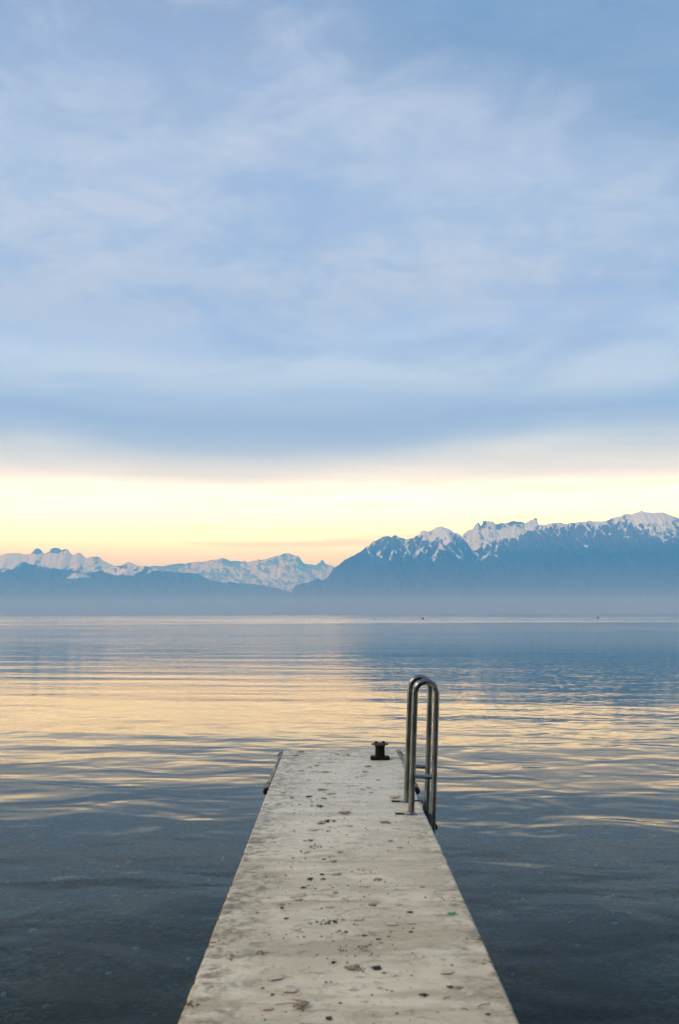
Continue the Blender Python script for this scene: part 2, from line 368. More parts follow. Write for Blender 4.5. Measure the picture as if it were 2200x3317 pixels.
def style_B(X, Y, Z, T, Rr, rid, med, fin):
    n = 0.5 * fbm(X / 150, (Z - 0.6 * X) / 220, 91, 4) + 0.5 * fbm((X + Z) / 45, (Z - 0.6 * X) / 110, 92, 4, 0.6)
    s = 0.70 + 2.6 * (n - 0.44) - 0.7 * sstep(T, 0.95, 1.0) * (vnoise(X / 170, X * 0, 5) > 0.5)
    return s, np.ones_like(X)
def style_L(X, Y, Z, T, Rr, rid, med, fin):
    n = fbm(X / 420, Z / 160, 41, 4); f = fbm(X / 90, Z / 120, 43, 3)
    s = -0.22 + 1.1 * (n - 0.5) + 0.7 * (f - 0.5) + 0.8 * sstep(Z, 620, 900)
    spot = np.exp(-((X + 3770) / 300) ** 2 - ((Z - 770) / 55) ** 2) + np.exp(-((X + 4650) / 260) ** 2 - ((Z - 690) / 45) ** 2)
    return s + 1.1 * spot * (f > 0.42), 0.0 * X
def style_T(X, Y, Z, T, Rr, rid, med, fin):
    n = 0.45 * fbm(X / 260, (Z + 0.4 * X) / 200, 51, 4) + 0.55 * fbm((X - 0.8 * Z) / 80, (Z + 0.4 * X) / 120, 52, 4, 0.6)
    hump = np.zeros_like(X)
    for a, b, zb in ((-7960, -7590, 1590), (-7480, -7130, 1620), (-7160, -6960, 1655)):
        hump = np.maximum(hump, sstep(X, a - 40, a + 40) * sstep(-X, -b - 40, -b + 40) * sstep(Z, zb - 25, zb + 15))
    s = 0.76 + 2.6 * (n - 0.46) - 0.3 * sstep(-Z, -1350, -1100) - 1.3 * hump
    return s, np.ones_like(X) * 0.8
def style_M(X, Y, Z, T, Rr, rid, med, fin):
    n = 0.45 * fbm((X - 0.7 * Z) / 420, (Z + 0.45 * X) / 150, 61, 5, 0.6) + 0.55 * fbm((X - 1.2 * Z) / 150, (Z + 0.5 * X) / 60, 63, 5, 0.62)
    s = 0.56 + 3.2 * (n - 0.5) - 0.55 * sstep(T, 0.9, 1.0) * sstep(fbm(X / 700, X * 0, 4, 2), 0.4, 0.6)
    return s, np.ones_like(X)

mountain('mountain_range', SKY_A, 17000, 4200, 2200, 1300, 190, 100, style_A)
mountain('snowy_mountain', SKY_B, 19400, 1500, 900, 420, 110, 200, style_B, crag=10, spur=500, carve=0.10)
mountain('forested_mountain', SKY_L, 19000, 3600, 2500, 1000, 150, 300, style_L, crag=7)
mountain('snowy_mountain', SKY_T, 27000, 3000, 3000, 800, 120, 400, style_T, crag=6, carve=0.12, spur=900)
mountain('distant_mountain', SKY_M, 36000, 5000, 3000, 800, 160, 500, style_M, crag=16, carve=0.16, spur=900)

# ================================================================== pier
m_con, t = mat('weathered_concrete'); p = objcoord(t)
px, py, pz = t.sep(p)
nA = t.noise(p, 1.6, 6, 0.62, 0.4)
nB = t.noise(t.vmath('MULTIPLY', p, (0.9, 3.4, 1.0)), 1.5, 5, 0.6, 0.3)
nC = t.noise(p, 9.0, 6, 0.65, 0.6)
nD = t.noise(p, 42.0, 4, 0.6)
c = t.mix(t.smooth(nA, 0.36, 0.64), (0.62, 0.47, 0.265, 1), (0.82, 0.65, 0.405, 1))
c = t.mix(t.math('MULTIPLY', t.smooth(nB, 0.46, 0.62), 0.6), c, (0.40, 0.28, 0.135, 1))
# the outer half is mixed to a paler colour than the half by the shore
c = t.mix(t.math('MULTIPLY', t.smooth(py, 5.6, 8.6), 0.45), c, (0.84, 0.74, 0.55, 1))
# algae and grime along both edges, worst opposite the ladder
edl = t.math('ADD', px, t.math('MULTIPLY', t.math('SUBTRACT', nA, 0.5), 0.5))
left = t.smooth(edl, -0.20, -0.50)
right = t.smooth(edl, 0.38, 0.62)
nE = t.noise(p, 22.0, 6, 0.75, 0.3)
grime = t.math('MULTIPLY', t.math('MAXIMUM', left, t.math('MULTIPLY', right, 0.75)), t.smooth(t.math('ADD', t.math('MULTIPLY', nC, 0.5), t.math('MULTIPLY', nE, 0.5)), 0.44, 0.60))
c = t.mix(t.math('MULTIPLY', grime, 0.95), c, (0.17, 0.105, 0.035, 1))
spots = t.math('MULTIPLY', t.smooth(nE, 0.54, 0.64), t.smooth(nC, 0.44, 0.58))
c = t.mix(t.math('MULTIPLY', spots, 0.5), c, (0.22, 0.145, 0.07, 1))
pale = t.smooth(t.noise(t.vmath('ADD', p, (4.0, 1.0, 2.0)), 6.5, 4, 0.6, 0.8), 0.60, 0.70)
c = t.mix(t.math('MULTIPLY', pale, 0.55), c, (0.78, 0.68, 0.50, 1))
brown = t.smooth(t.noise(t.vmath('ADD', p, (9.0, 3.0, 7.0)), 4.2, 6, 0.7, 1.0), 0.58, 0.70)
c = t.mix(t.math('MULTIPLY', brown, 0.6), c, (0.30, 0.20, 0.11, 1))
prints = t.smooth(t.noise(t.vmath('MULTIPLY', t.vmath('ADD', p, (2.0, 6.0, 3.0)), (0.8, 1.0, 1.0)), 13.0, 3, 0.5, 1.2), 0.66, 0.71)
c = t.mix(t.math('MULTIPLY', prints, 0.7), c, (0.40, 0.25, 0.14, 1))
endd = t.math('MULTIPLY', t.smooth(py, 9.6, 11.1), t.smooth(nC, 0.42, 0.60))
c = t.mix(t.math('MULTIPLY', endd, 0.65), c, (0.27, 0.18, 0.09, 1))
# form-work line and worn strips across the slab
band = t.smooth(t.noise(t.combine(t.math('MULTIPLY', px, 0.5), t.math('MULTIPLY', py, 2.6), 0.0), 1.3, 4, 0.6, 0.2), 0.56, 0.68)
c = t.mix(t.math('MULTIPLY', band, 0.15), c, (0.30, 0.24, 0.14, 1))
smear = t.noise(t.vmath('MULTIPLY', t.vmath('ADD', p, (5.0, 2.0, 1.0)), (1.0, 1.5, 1.0)), 7.5, 6, 0.72, 0.8)
lanew = t.smooth(t.math('ABSOLUTE', t.math('ADD', px, 0.04)), 0.42, 0.10, 0.25, 1.0)
c = t.mix(t.math('MULTIPLY', t.math('MULTIPLY', t.smooth(smear, 0.55, 0.66), lanew), 0.85), c, (0.19, 0.13, 0.075, 1))
wob = t.math('MULTIPLY', t.math('SUBTRACT', t.noise(p, 3.0, 5, 0.6), 0.5), 0.25)
for yc, xe, kk in ((6.42, 0.15, 0.6), (5.30, 0.5, 0.35), (8.9, 0.6, 0.3)):
    ln = t.smooth(t.math('ABSOLUTE', t.math('SUBTRACT', t.math('ADD', py, wob), yc)), 0.022, 0.004)
    ln = t.math('MULTIPLY', t.math('MULTIPLY', ln, t.smooth(px, xe, xe - 0.4)), t.smooth(nC, 0.38, 0.56))
    c = t.mix(t.math('MULTIPLY', ln, kk), c, (0.16, 0.12, 0.07, 1))
c = t.mix(t.math('MULTIPLY', t.smooth(nD, 0.58, 0.72), 0.4), c, (0.24, 0.19, 0.12, 1))
hh = t.math('ADD', t.math('MULTIPLY', nC, 0.6), t.math('MULTIPLY', nD, 0.4))
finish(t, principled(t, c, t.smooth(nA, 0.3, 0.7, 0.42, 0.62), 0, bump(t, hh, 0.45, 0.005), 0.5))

XL, XR, Y0, Y1, ZB = -0.552, 0.632, -6.5, 11.16, -0.12
pier = thing('pier', (0, 0, 0), 'narrow weathered pale concrete pier running out into the lake', 'pier')
N = 620
yy = np.linspace(Y0, Y1, N)
def edge(y, s):       # chips bitten out of the arris
    n = fbm(y / 0.05, y * 0 + s, s, 3); b = fbm(y / 0.55, y * 0 + s, s + 9, 2)
    k = fbm(y / 0.035, y * 0, s + 3, 2)
    return 0.004 * n + 0.003 * (b - 0.5) + 0.010 * sstep(k, 0.74, 0.84)
el_, er_ = edge(yy, 3), edge(yy, 8)
nx = 17
rings = []
for i, y in enumerate(yy):
    a = XL + el_[i]; b = XR - er_[i]
    cl = 0.008 + 0.9 * el_[i] * 0.5; cr = 0.008 + 0.9 * er_[i] * 0.5
    pts = [(XL + 0.004, ZB), (XL + 0.002, DECK_Z - 0.05), (a - 0.001, DECK_Z - cl)]
    for j in range(nx):
        u = j / (nx - 1); x = a + 0.010 + (b - a - 0.020) * u
        pts.append((x, DECK_Z))
    pts += [(b + 0.001, DECK_Z - cr), (XR - 0.002, DECK_Z - 0.05), (XR - 0.004, ZB)]
    rings.append([(q[0], y, q[1]) for q in pts])
Va = np.array(rings)
top = Va[:, 3:3 + nx]
top[..., 2] += 0.006 * (fbm(top[..., 0] / 0.4, top[..., 1] / 0.5, 12, 4) - 0.5)
Va[-1, 3:3 + nx, 1] += -0.012 * fbm(np.arange(nx) * 0.7, np.zeros(nx), 5, 3)
nc = Va.shape[1]
Fq = grid_faces(N, nc).tolist()
idx = np.arange(N * nc).reshape(N, nc)
Fq = [tuple(f) for f in Fq] + [tuple(idx[i + 1, 0:1]) + (idx[i + 1, -1], idx[i, -1], idx[i, 0]) for i in range(N - 1)]
me = bpy.data.meshes.new('deck_slab')
me.from_pydata(Va.reshape(-1, 3).tolist(), [], Fq + [tuple(int(k) for k in idx[0]), tuple(int(k) for k in idx[-1][::-1])])
bmx = bmesh.new(); bmx.from_mesh(me); bmesh.ops.recalc_face_normals(bmx, faces=bmx.faces[:]); bmx.to_mesh(me); bmx.free()
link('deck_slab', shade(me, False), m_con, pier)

def tube_bm(bm, path, r, seg=16, cap=True):
    """sweep a circle of radius r (or list of radii) along a polyline"""
    path = [Vector(q) for q in path]; n = len(path); prev = None; rings = []
    for i, q in enumerate(path):
        d = (path[min(i + 1, n - 1)] - path[max(i - 1, 0)]).normalized()
        u = prev - d * prev.dot(d) if prev is not None else d.orthogonal()
        u.normalize(); prev = u; v = d.cross(u)
        rr = r[i] if isinstance(r, (list, tuple)) else r
        rings.append([bm.verts.new(q + (u * math.cos(2 * math.pi * k / seg) + v * math.sin(2 * math.pi * k / seg)) * rr) for k in range(seg)])
    for a, b in zip(rings, rings[1:]):
        for k in range(seg): bm.faces.new((a[k], a[(k + 1) % seg], b[(k + 1) % seg], b[k]))
    if cap: bm.faces.new(rings[0][::-1]); bm.faces.new(rings[-1])
    return rings
def lathe_bm(bm, prof, seg=24, c=(0, 0, 0)):
    rings = []
    for r, z in prof:
        rings.append([bm.verts.new((c[0] + r * math.cos(2 * math.pi * k / seg), c[1] + r * math.sin(2 * math.pi * k / seg), c[2] + z)) for k in range(seg)])
    for a, b in zip(rings, rings[1:]):
        for k in range(seg): bm.faces.new((a[k], a[(k + 1) % seg], b[(k + 1) % seg], b[k]))
    bm.faces.new(rings[0][::-1]); bm.faces.new(rings[-1])
def box_bm(bm, c, s, bevel=0.0, rz=0.0):
    M = Matrix.Translation(c) @ Matrix.Rotation(rz, 4, 'Z') @ Matrix.Diagonal((s[0], s[1], s[2], 1))
    r = bmesh.ops.create_cube(bm, size=1.0, matrix=M)
    if bevel:
        es = list({e for v in r['verts'] for e in v.link_edges})
        bmesh.ops.bevel(bm, geom=es, offset=bevel, segments=2, affect='EDGES', profile=0.5)
def auto_smooth(me, deg=35):
    bmx = bmesh.new(); bmx.from_mesh(me)
    for e in bmx.edges: e.smooth = len(e.link_faces) == 2 and e.calc_face_angle(0) < math.radians(deg)
    for f in bmx.faces: f.smooth = True
    bmx.to_mesh(me); bmx.free(); return me
def build(name, fn, material, parent=None, smooth=True, loc=None):
    bm = bmesh.new(); fn(bm); me = bm_mesh(name, bm, smooth)
    if smooth: auto_smooth(me)
    return link(name, me, material, parent, loc)

for y in (-3.0, 1.5, 6.0, 10.4):
    for x in (-0.36, 0.44):
        build('pile', lambda bm: tube_bm(bm, [(x, y, -2.2), (x, y, ZB + 0.01)], 0.11, 14), m_con, pier)

# ---- timber rubbing strips bolted along the pier's outer edges
m_wood, t = mat('weathered_timber'); p = objcoord(t)
nw = t.noise(t.vmath('MULTIPLY', p, (18.0, 1.2, 18.0)), 1.6, 5, 0.6, 0.5)
cw = t.mix(t.smooth(nw, 0.3, 0.7), (0.14, 0.115, 0.09, 1), (0.36, 0.29, 0.21, 1))
cw = t.mix(t.math('MULTIPLY', t.smooth(t.noise(p, 5.0, 4, 0.6), 0.52, 0.68), 0.7), cw, (0.07, 0.06, 0.05, 1))
finish(t, principled(t, cw, 0.85, 0, bump(t, nw, 0.6, 0.006)))
m_dark = simple('dark_rubber', (0.012, 0.012, 0.013, 1), (0.03, 0.028, 0.026, 1), 12, 0.95, spec=0.1)
m_rust = simple('rusted_iron', (0.006, 0.005, 0.005, 1), (0.018, 0.012, 0.010, 1), 22, 0.7, 0.0, 0.5, 0.003, spec=0.12)
def log_path(x, ya, yb, z, s):
    return [(x + 0.004 * math.sin(s + 3 * k / 11), ya + (yb - ya) * k / 11, z + 0.004 * math.cos(2 * s + 4 * k / 11)) for k in range(12)]
for sgn, x, lab in ((-1, XL - 0.011, 'weathered brown timber log along the pier edge opposite the ladder'),
                    (1, XR + 0.018, 'weathered timber log along the pier edge between bollard and ladder')):
    fd = thing('fender_log', (0, 0, 0), lab, 'fender', 'fender logs along the pier edges')
    pts = log_path(x, 8.72, 11.1, DECK_Z - 0.022, sgn)
    rad = [0.022 + 0.003 * math.sin(2.3 * k + sgn) for k in range(12)]
    build('log', lambda bm: tube_bm(bm, pts, rad, 14), m_wood, fd)
    build('end_cap', lambda bm: tube_bm(bm, [(pts[0][0], 8.69, pts[0][2] - 0.002), (pts[0][0], 8.76, pts[0][2] - 0.002)], 0.027, 16), m_dark, fd)
    for yb in (8.95, 10.88):
        build('strap', lambda bm: tube_bm(bm, [(pts[0][0], yb, pts[0][2]), (pts[0][0], yb + 0.035, pts[0][2])], 0.0275, 16), m_rust, fd)
    build('retaining_rod', lambda bm: tube_bm(bm, [(pts[0][0] - 0.002 * sgn, 8.70, DECK_Z - 0.05), (pts[0][0] - 0.012 * sgn, 8.2, DECK_Z - 0.06), (pts[0][0] - 0.014 * sgn, 7.95, DECK_Z - 0.09)], 0.006, 8), m_rust, fd)

# ---- stainless bathing ladder
m_steel, t = mat('brushed_stainless_steel'); p = objcoord(t)
nz = t.noise(t.vmath('MULTIPLY', p, (60.0, 60.0, 2.5)), 1.0, 4, 0.6)
sm = t.noise(p, 7.0, 5, 0.65)
cs = t.mix(t.smooth(sm, 0.35, 0.7), (0.36, 0.34, 0.31, 1), (0.19, 0.18, 0.16, 1))
finish(t, principled(t, cs, t.smooth(nz, 0.3, 0.7, 0.16, 0.28), 1.0, bump(t, nz, 0.05, 0.001)))
LY = (7.57, 8.07)
lad = thing('bathing_ladder', (0.528, 7.82, DECK_Z), 'stainless steel bathing ladder with two looped handrails at the pier edge', 'ladder')
lad.rotation_euler = (0, math.radians(2.5), 0)
r_t, gap, top_z = 0.0212, 0.153, 0.95
for k, yv in enumerate(LY):
    y = yv - 7.82
    path = [(0, y, 0.004), (0, y, 0.3), (0, y, 0.6), (0, y, top_z - r_t - gap / 2)]
    cz = top_z - r_t - gap / 2
    for a in range(1, 16): path.append((gap / 2 - gap / 2 * math.cos(math.pi * a / 16), y, cz + gap / 2 * math.sin(math.pi * a / 16)))
    path += [(gap, y, cz), (gap, y, 0.6), (gap, y, 0.3), (gap, y, 0.0), (gap, y, -1.15)]
    rail = build('handrail', lambda bm: tube_bm(bm, path, r_t, 28), m_steel, lad)
    build('crossbar', lambda bm: tube_bm(bm, [(r_t - 0.004, y, 0.262), (gap - r_t + 0.004, y, 0.262)], 0.0165, 20), m_steel, rail)
    build('floor_flange', lambda bm: lathe_bm(bm, [(0.052, 0.0), (0.053, 0.006), (0.048, 0.010), (0.030, 0.012), (0.028, 0.020)], 28, (0, y, -0.003)), m_steel, rail)
    build('anchor_tab', lambda bm: box_bm(bm, (-0.07, y - 0.004, 0.002), (0.085, 0.040, 0.005), 0.001, 0.05), m_dark, rail)
build('bracket', lambda bm: tube_bm(bm, [(0.03, 0.25, 0.004), (0.085, 0.25, 0.012), (0.118, 0.22, 0.012), (0.128, 0.21, -0.03), (0.128, 0.21, -0.12)], 0.005, 8), m_rust, lad)
for z in (-0.09, -0.36, -0.63, -0.90):
    build('tread', lambda bm: box_bm(bm, (gap, 0, z), (0.075, LY[1] - LY[0] - 0.03, 0.03), 0.006), m_dark, lad)

# ---- mooring bollard
bol = thing('mooring_bollard', (0.427, 10.40, DECK_Z + 0.001), 'squat black rusty iron mooring bollard near the far end of the pier', 'bollard')
build('base_plate', lambda bm: box_bm(bm, (0, 0, 0.013), (0.186, 0.15, 0.026), 0.004), m_rust, bol)
build('post', lambda bm: lathe_bm(bm, [(0.054, 0.024), (0.050, 0.035), (0.047, 0.06), (0.046, 0.10), (0.048, 0.126), (0.054, 0.136)], 28), m_rust, bol)
m_rust2 = simple('red_rust', (0.02, 0.010, 0.009, 1), (0.09, 0.03, 0.02, 1), 25, 0.8)
build('head_flange', lambda bm: lathe_bm(bm, [(0.052, 0.130), (0.078, 0.138), (0.086, 0.144), (0.084, 0.148), (0.060, 0.154), (0.030, 0.154)], 32), m_rust2, bol)
for x in (-0.036, 0.036):
    build('stud', lambda bm: lathe_bm(bm, [(0.011, 0.150), (0.014, 0.156), (0.0135, 0.170), (0.010, 0.173)], 6, (x, 0, 0)), m_rust, bol)
for x in (-0.07, 0.07):
    for y in (-0.052, 0.052):
        build('bolt', lambda bm: lathe_bm(bm, [(0.008, 0.024), (0.008, 0.030), (0.005, 0.031)], 6, (x, y, 0)), m_rust, bol)

# ================================================================== litter on the deck
m_dirt = simple('dark_dirt', (0.018, 0.014, 0.011, 1), (0.06, 0.045, 0.032, 1), 60, 0.95)
m_dirt2 = simple('brown_dirt', (0.035, 0.022, 0.015, 1), (0.11, 0.07, 0.045, 1), 60, 0.95)
m_bleaf = simple('brown_leaf', (0.22, 0.135, 0.07, 1), (0.42, 0.30, 0.18, 1), 50, 0.8)
m_tleaf = simple('bleached_leaf', (0.55, 0.40, 0.25, 1), (0.68, 0.54, 0.38, 1), 50, 0.8)
m_oleaf = simple('yellow_leaf', (0.42, 0.24, 0.08, 1), (0.66, 0.45, 0.18, 1), 40, 0.7)
m_twig = simple('dry_twig', (0.10, 0.06, 0.035, 1), (0.22, 0.15, 0.09, 1), 50, 0.85)
m_green = simple('green_plastic', (0.02, 0.42, 0.16, 1), (0.04, 0.55, 0.24, 1), 40, 0.4)
ZD = DECK_Z + 0.0025

def lump_bm(bm, c, r, sq=0.55, sd=0):
    ret = bmesh.ops.create_icosphere(bm, subdivisions=2, radius=1.0)
    rng = random.Random(sd); off = (rng.random() * 9, rng.random() * 9)
    for v in ret['verts']:
        k = 0.65 + 0.7 * float(fbm(v.co.x * 1.7 + off[0], (v.co.y + v.co.z) * 1.7 + off[1], sd % 50, 3))
        v.co = Vector((c[0] + v.co.x * r * k, c[1] + v.co.y * r * k * 0.85, c[2] + max(v.co.z * k, -0.35) * r * sq))
def clump_mesh(w, sd):
    rng = random.Random(sd); bm = bmesh.new()
    lump_bm(bm, (0, 0, w * 0.04), w * 0.36, 0.30, sd)
    for k in range(4):
        a = rng.random() * 6.28; q = rng.uniform(0.25, 0.55) * w; r = rng.uniform(0.12, 0.24) * w
        lump_bm(bm, (q * math.cos(a), q * math.sin(a), r * 0.12), r, 0.32, sd + k + 1)
    return bm_mesh('dirt_clump', bm, True)
def leaf_mesh(w, sd, name='leaf', curl=0.12):
    """a flat, slightly curled leaf blade with an uneven outline and real thickness"""
    rng = random.Random(sd); L = w; n = 9; bm = bmesh.new(); rows = []
    ph = rng.random() * 6; asp = rng.uniform(0.30, 0.5)
    for i in range(n):
        u = i / (n - 1); wd = max(0.02, math.sin(math.pi * min(max(u, 0.02), 0.98)) ** 0.75) * asp * L * (1 + 0.25 * math.sin(9 * u + ph))
        row = []
        for j in range(5):
            v = j / 4 * 2 - 1
            row.append(bm.verts.new(((u - 0.5) * L, v * wd * (1 + 0.2 * math.sin(5 * u + j + ph)), 0.0015 + curl * L * (0.5 * v * v * (0.3 + 0.7 * u) + 0.15 * math.sin(4 * u + ph) ** 2))))
        rows.append(row)
    for a, b in zip(rows, rows[1:]):
        for j in range(4): bm.faces.new((a[j], a[j + 1], b[j + 1], b[j]))
    ret = bmesh.ops.extrude_face_region(bm, geom=bm.faces[:])
    for v in [q for q in ret['geom'] if isinstance(q, bmesh.types.BMVert)]: v.co.z += 0.0012
    tube_bm(bm, [(L * 0.48, 0, 0.002), (L * 0.62, 0.03 * L, 0.003), (L * 0.72, 0.05 * L, 0.002)], 0.0011, 5)
    return bm_mesh(name, bm, True)
def litter_mesh(w, sd):
    """a drift of leaf crumbs and dirt"""
    rng = random.Random(sd); bm = bmesh.new()
    for k in range(16):
        a = rng.random() * 6.28; q = (rng.random() ** 0.7) * w * 0.5
        c = (q * math.cos(a), q * math.sin(a) * 1.2, 0.001); r = rng.uniform(0.03, 0.12) * w
        ret = bmesh.ops.create_icosphere(bm, subdivisions=1, radius=1.0)
        for v in ret['verts']:
            kk = 0.6 + 0.7 * rng.random()
            v.co = Vector((c[0] + v.co.x * r * kk, c[1] + v.co.y * r * kk, c[2] + max(v.co.z, -0.2) * r * 0.35 * kk))
    return bm_mesh('leaf_litter', bm, True)

CLUMPS = [(-0.234,5.02,.025),(-0.117,4.93,.014),(-0.014,4.4,.027),(-0.279,4.11,.016),(-0.239,4.04,.018),(-0.375,5.12,.016),(-0.434,4.44,.014),(-0.082,4.49,.011),(-0.141,4.74,.013),(-0.091,4.96,.02),(-0.061,4.99,.014),(0.004,5.0,.014),(0.348,5.11,.032),(0.08,4.92,.016),(0.118,4.75,.024),(0.183,4.7,.022),(0.192,4.65,.012),(0.226,4.74,.013),(0.328,4.8,.024),(0.187,4.27,.018),(0.291,4.24,.012),(0.462,4.36,.013),(0.212,3.85,.013),(0.526,5.33,.013),(0.315,4.51,.011),(0.563,4.71,.012),(0.188,5.22,.015),(0.055,7.41,.017),(0.255,5.68,.012),(-0.019,5.57,.015),(0.499,5.48,.012),(0.308,5.52,.011),(0.352,7.24,.022),(0.574,6.9,.017),(-0.21,6.41,.019),(-0.188,6.35,.016),(-0.25,6.24,.017),(-0.074,6.2,.024),(-0.078,5.84,.033),(-0.142,5.75,.039),(-0.171,5.57,.029),(-0.107,5.55,.015),(-0.264,5.2,.023),(-0.114,7.86,.035),(-0.274,5.83,.017),(-0.458,9.86,.014),(0.513,9.66,.016),(-0.272,7.95,.023),(-0.211,8.29,.049),(-0.298,7.62,.02),(0.174,9.25,.027),(-0.091,8.2,.04),(-0.342,8.23,.028)]
LITTER = [(-0.037,4.95,.084),(0.019,4.8,.059),(-0.308,4.51,.056),(0.028,4.55,.041),(0.112,4.59,.049),(0.097,4.3,.034),(-0.001,5.84,.06),(-0.051,6.98,.046),(-0.055,7.32,.099),(-0.171,6.7,.075),(-0.133,6.52,.083),(-0.063,5.74,.048),(-0.043,6.25,.037),(-0.14,7.89,.096),(-0.10,7.24,.07),(0.118,10.68,.078)]
BLEAF = [(-0.266,5.25,.032),(0.028,4.99,.022),(0.171,5.24,.041),(0.221,5.73,.04),(0.02,6.37,.036),(-0.006,5.46,.028),(-0.017,6.14,.04),(0.441,5.57,.024),(-0.174,6.37,.029),(-0.358,10.97,.067),(-0.406,10.68,.072),(0.05,11.03,.054),(0.01,10.74,.052),(-0.182,9.97,.049),(-0.245,9.85,.043),(-0.315,9.64,.047),(-0.1,9.56,.07),(0.254,9.57,.058),(0.293,9.9,.072),(-0.116,8.61,.079),(0.207,8.61,.038),(0.262,8.7,.038),(0.274,8.45,.037),(0.355,9.09,.04)]
TLEAF = [(-0.188,5.35,.045),(-0.035,5.21,.044),(-0.239,4.22,.062),(-0.25,3.9,.048),(-0.174,4.08,.06),(0.1,5.0,.056),(0.251,4.92,.055),(0.336,4.94,.053),(0.298,5.24,.035),(0.082,7.16,.06),(0.149,5.59,.042),(-0.153,7.03,.066),(-0.044,8.44,.087),(-0.448,10.05,.055),(-0.073,8.93,.076),(-0.419,8.49,.057),(-0.433,8.0,.039)]
sets = (('dirt_clump', CLUMPS, clump_mesh, (m_dirt, m_dirt2), 'dark crumb of dirt', 'dirt', 'dirt crumbs scattered on the pier'),
        ('leaf_litter', LITTER, litter_mesh, (m_dirt2, m_dirt), 'low drift of crumbled leaf bits', 'leaf litter', 'crumbled leaf drifts on the pier'),
        ('brown_leaf', BLEAF, leaf_mesh, (m_bleaf, m_bleaf), 'flattened brown leaf', 'leaf', 'flattened brown leaves on the pier'),
        ('bleached_leaf', TLEAF, leaf_mesh, (m_tleaf, m_tleaf), 'bleached tan leaf', 'leaf', 'bleached leaves on the pier'))
for name, lst, fn, ms, lab, cat, grp in sets:
    for i, (x, y, wd) in enumerate(lst):
        me = fn(wd, i * 7 + len(name)) if fn is not leaf_mesh else leaf_mesh(wd, i * 5 + len(name), name, 0.10 if name == 'brown_leaf' else 0.03)
        o = link(name, me, ms[i % 2], None, (x, y, ZD)); o.rotation_euler = (0, 0, random.uniform(-0.7, 0.7) + (math.pi if i % 3 == 0 else 0))
        zone = next(n for lim, n in ((9.9, 'by the bollard end'), (8.3, 'between bollard and ladder'), (7.0, 'abreast of the ladder'), (5.6, 'just below the ladder'), (4.6, 'about level with the green scrap'), (-9, 'near the bottom')) if y > lim)
        side = 'opposite the ladder side' if x < -0.15 else ('on the ladder side' if x > 0.2 else 'mid deck')
        tag(o, '%s %s, %s' % (lab, side, zone), cat, '%s, %s, %s' % (grp, side, zone))
def single(name, me, m, x, y, rz, label, cat):
    o = link(name, me, m, None, (x, y, ZD)); o.rotation_euler = (0, 0, rz); return tag(o, label, cat)
single('dirt_clump', clump_mesh(0.052, 501), m_dirt, 0.159, 4.33, 0.3, 'largest black clump of dirt on the pier deck', 'dirt')
single('curled_leaf', leaf_mesh(0.06, 77, 'curled_leaf', 0.28), m_bleaf, 0.062, 4.32, 0.1, 'curled brown leaf beside the largest black dirt clump', 'leaf')
single('dirt_clump', clump_mesh(0.026, 502), m_dirt, 0.04, 4.34, 0.3, 'dark dirt clump stuck to the curled brown leaf', 'dirt')
single('dirt_clump', clump_mesh(0.028, 503), m_dirt2, 0.425, 4.11, 0.2, 'dark clump touching a small red brown leaf near the pier edge', 'dirt')
single('brown_leaf', leaf_mesh(0.032, 78, 'brown_leaf'), m_bleaf, 0.458, 4.10, 0.1, 'small red brown leaf touching a dark clump near the pier edge', 'leaf')
single('leaf_fragment', leaf_mesh(0.058, 79, 'leaf_fragment', 0.05), m_tleaf, 0.43, 4.27, 0.2, 'broken pinkish tan leaf on the deck by the pier edge', 'leaf')
single('bark_flake', clump_mesh(0.032, 504), m_dirt, 0.322, 4.03, 0.1, 'flat black flake of bark on the pier deck, nearer the edge', 'bark')
single('bark_flake', clump_mesh(0.03, 505), m_dirt, -0.029, 3.81, 0.1, 'flat black flake of bark at the very bottom of the picture', 'bark')
single('pebble', clump_mesh(0.02, 506), m_dirt, 0.534, 3.84, 0.1, 'round black pebble at the bottom near the pier edge', 'pebble')
single('black_feather_scrap', litter_mesh(0.045, 507), m_dirt, 0.385, 6.49, 0.1, 'black scrap lying on the deck below the ladder foot', 'scrap')
single('yellow_leaf', leaf_mesh(0.08, 82, 'yellow_leaf', 0.25), m_oleaf, 0.447, 8.22, 0.15, 'curled yellow orange leaf lying beside the far ladder foot', 'leaf')
single('orange_leaf', leaf_mesh(0.034, 83, 'orange_leaf', 0.1), simple('orange_leaf', (0.42, 0.17, 0.07, 1), (0.55, 0.27, 0.13, 1), 40), 0.334, 6.68, 0.2, 'small orange leaf on bare concrete just below the ladder', 'leaf')
single('crumpled_leaf', leaf_mesh(0.085, 84, 'crumpled_leaf', 0.2), m_bleaf, 0.056, 7.6, 0.1, 'crumpled tan brown leaf in mid deck abreast of the ladder', 'leaf')
single('brown_leaf', leaf_mesh(0.062, 85, 'brown_leaf', 0.18), m_bleaf, 0.322, 7.26, 0.1, 'brown leaf on the deck just below the near ladder foot', 'leaf')
bm = bmesh.new()
for a, b in (((-.016, .004), (-.012, -.012)), ((-.012, -.012), (.004, -.012)), ((.004, -.012), (.016, .004))):
    tube_bm(bm, [(a[0], a[1], .003), ((a[0] + b[0]) / 2, (a[1] + b[1]) / 2, .006), (b[0], b[1], .003)], 0.0045, 6)
single('plastic_scrap', bm_mesh('plastic_scrap', bm, True), m_green, 0.541, 5.09, 0.1, 'bright green bent plastic scrap on the pier deck', 'scrap')
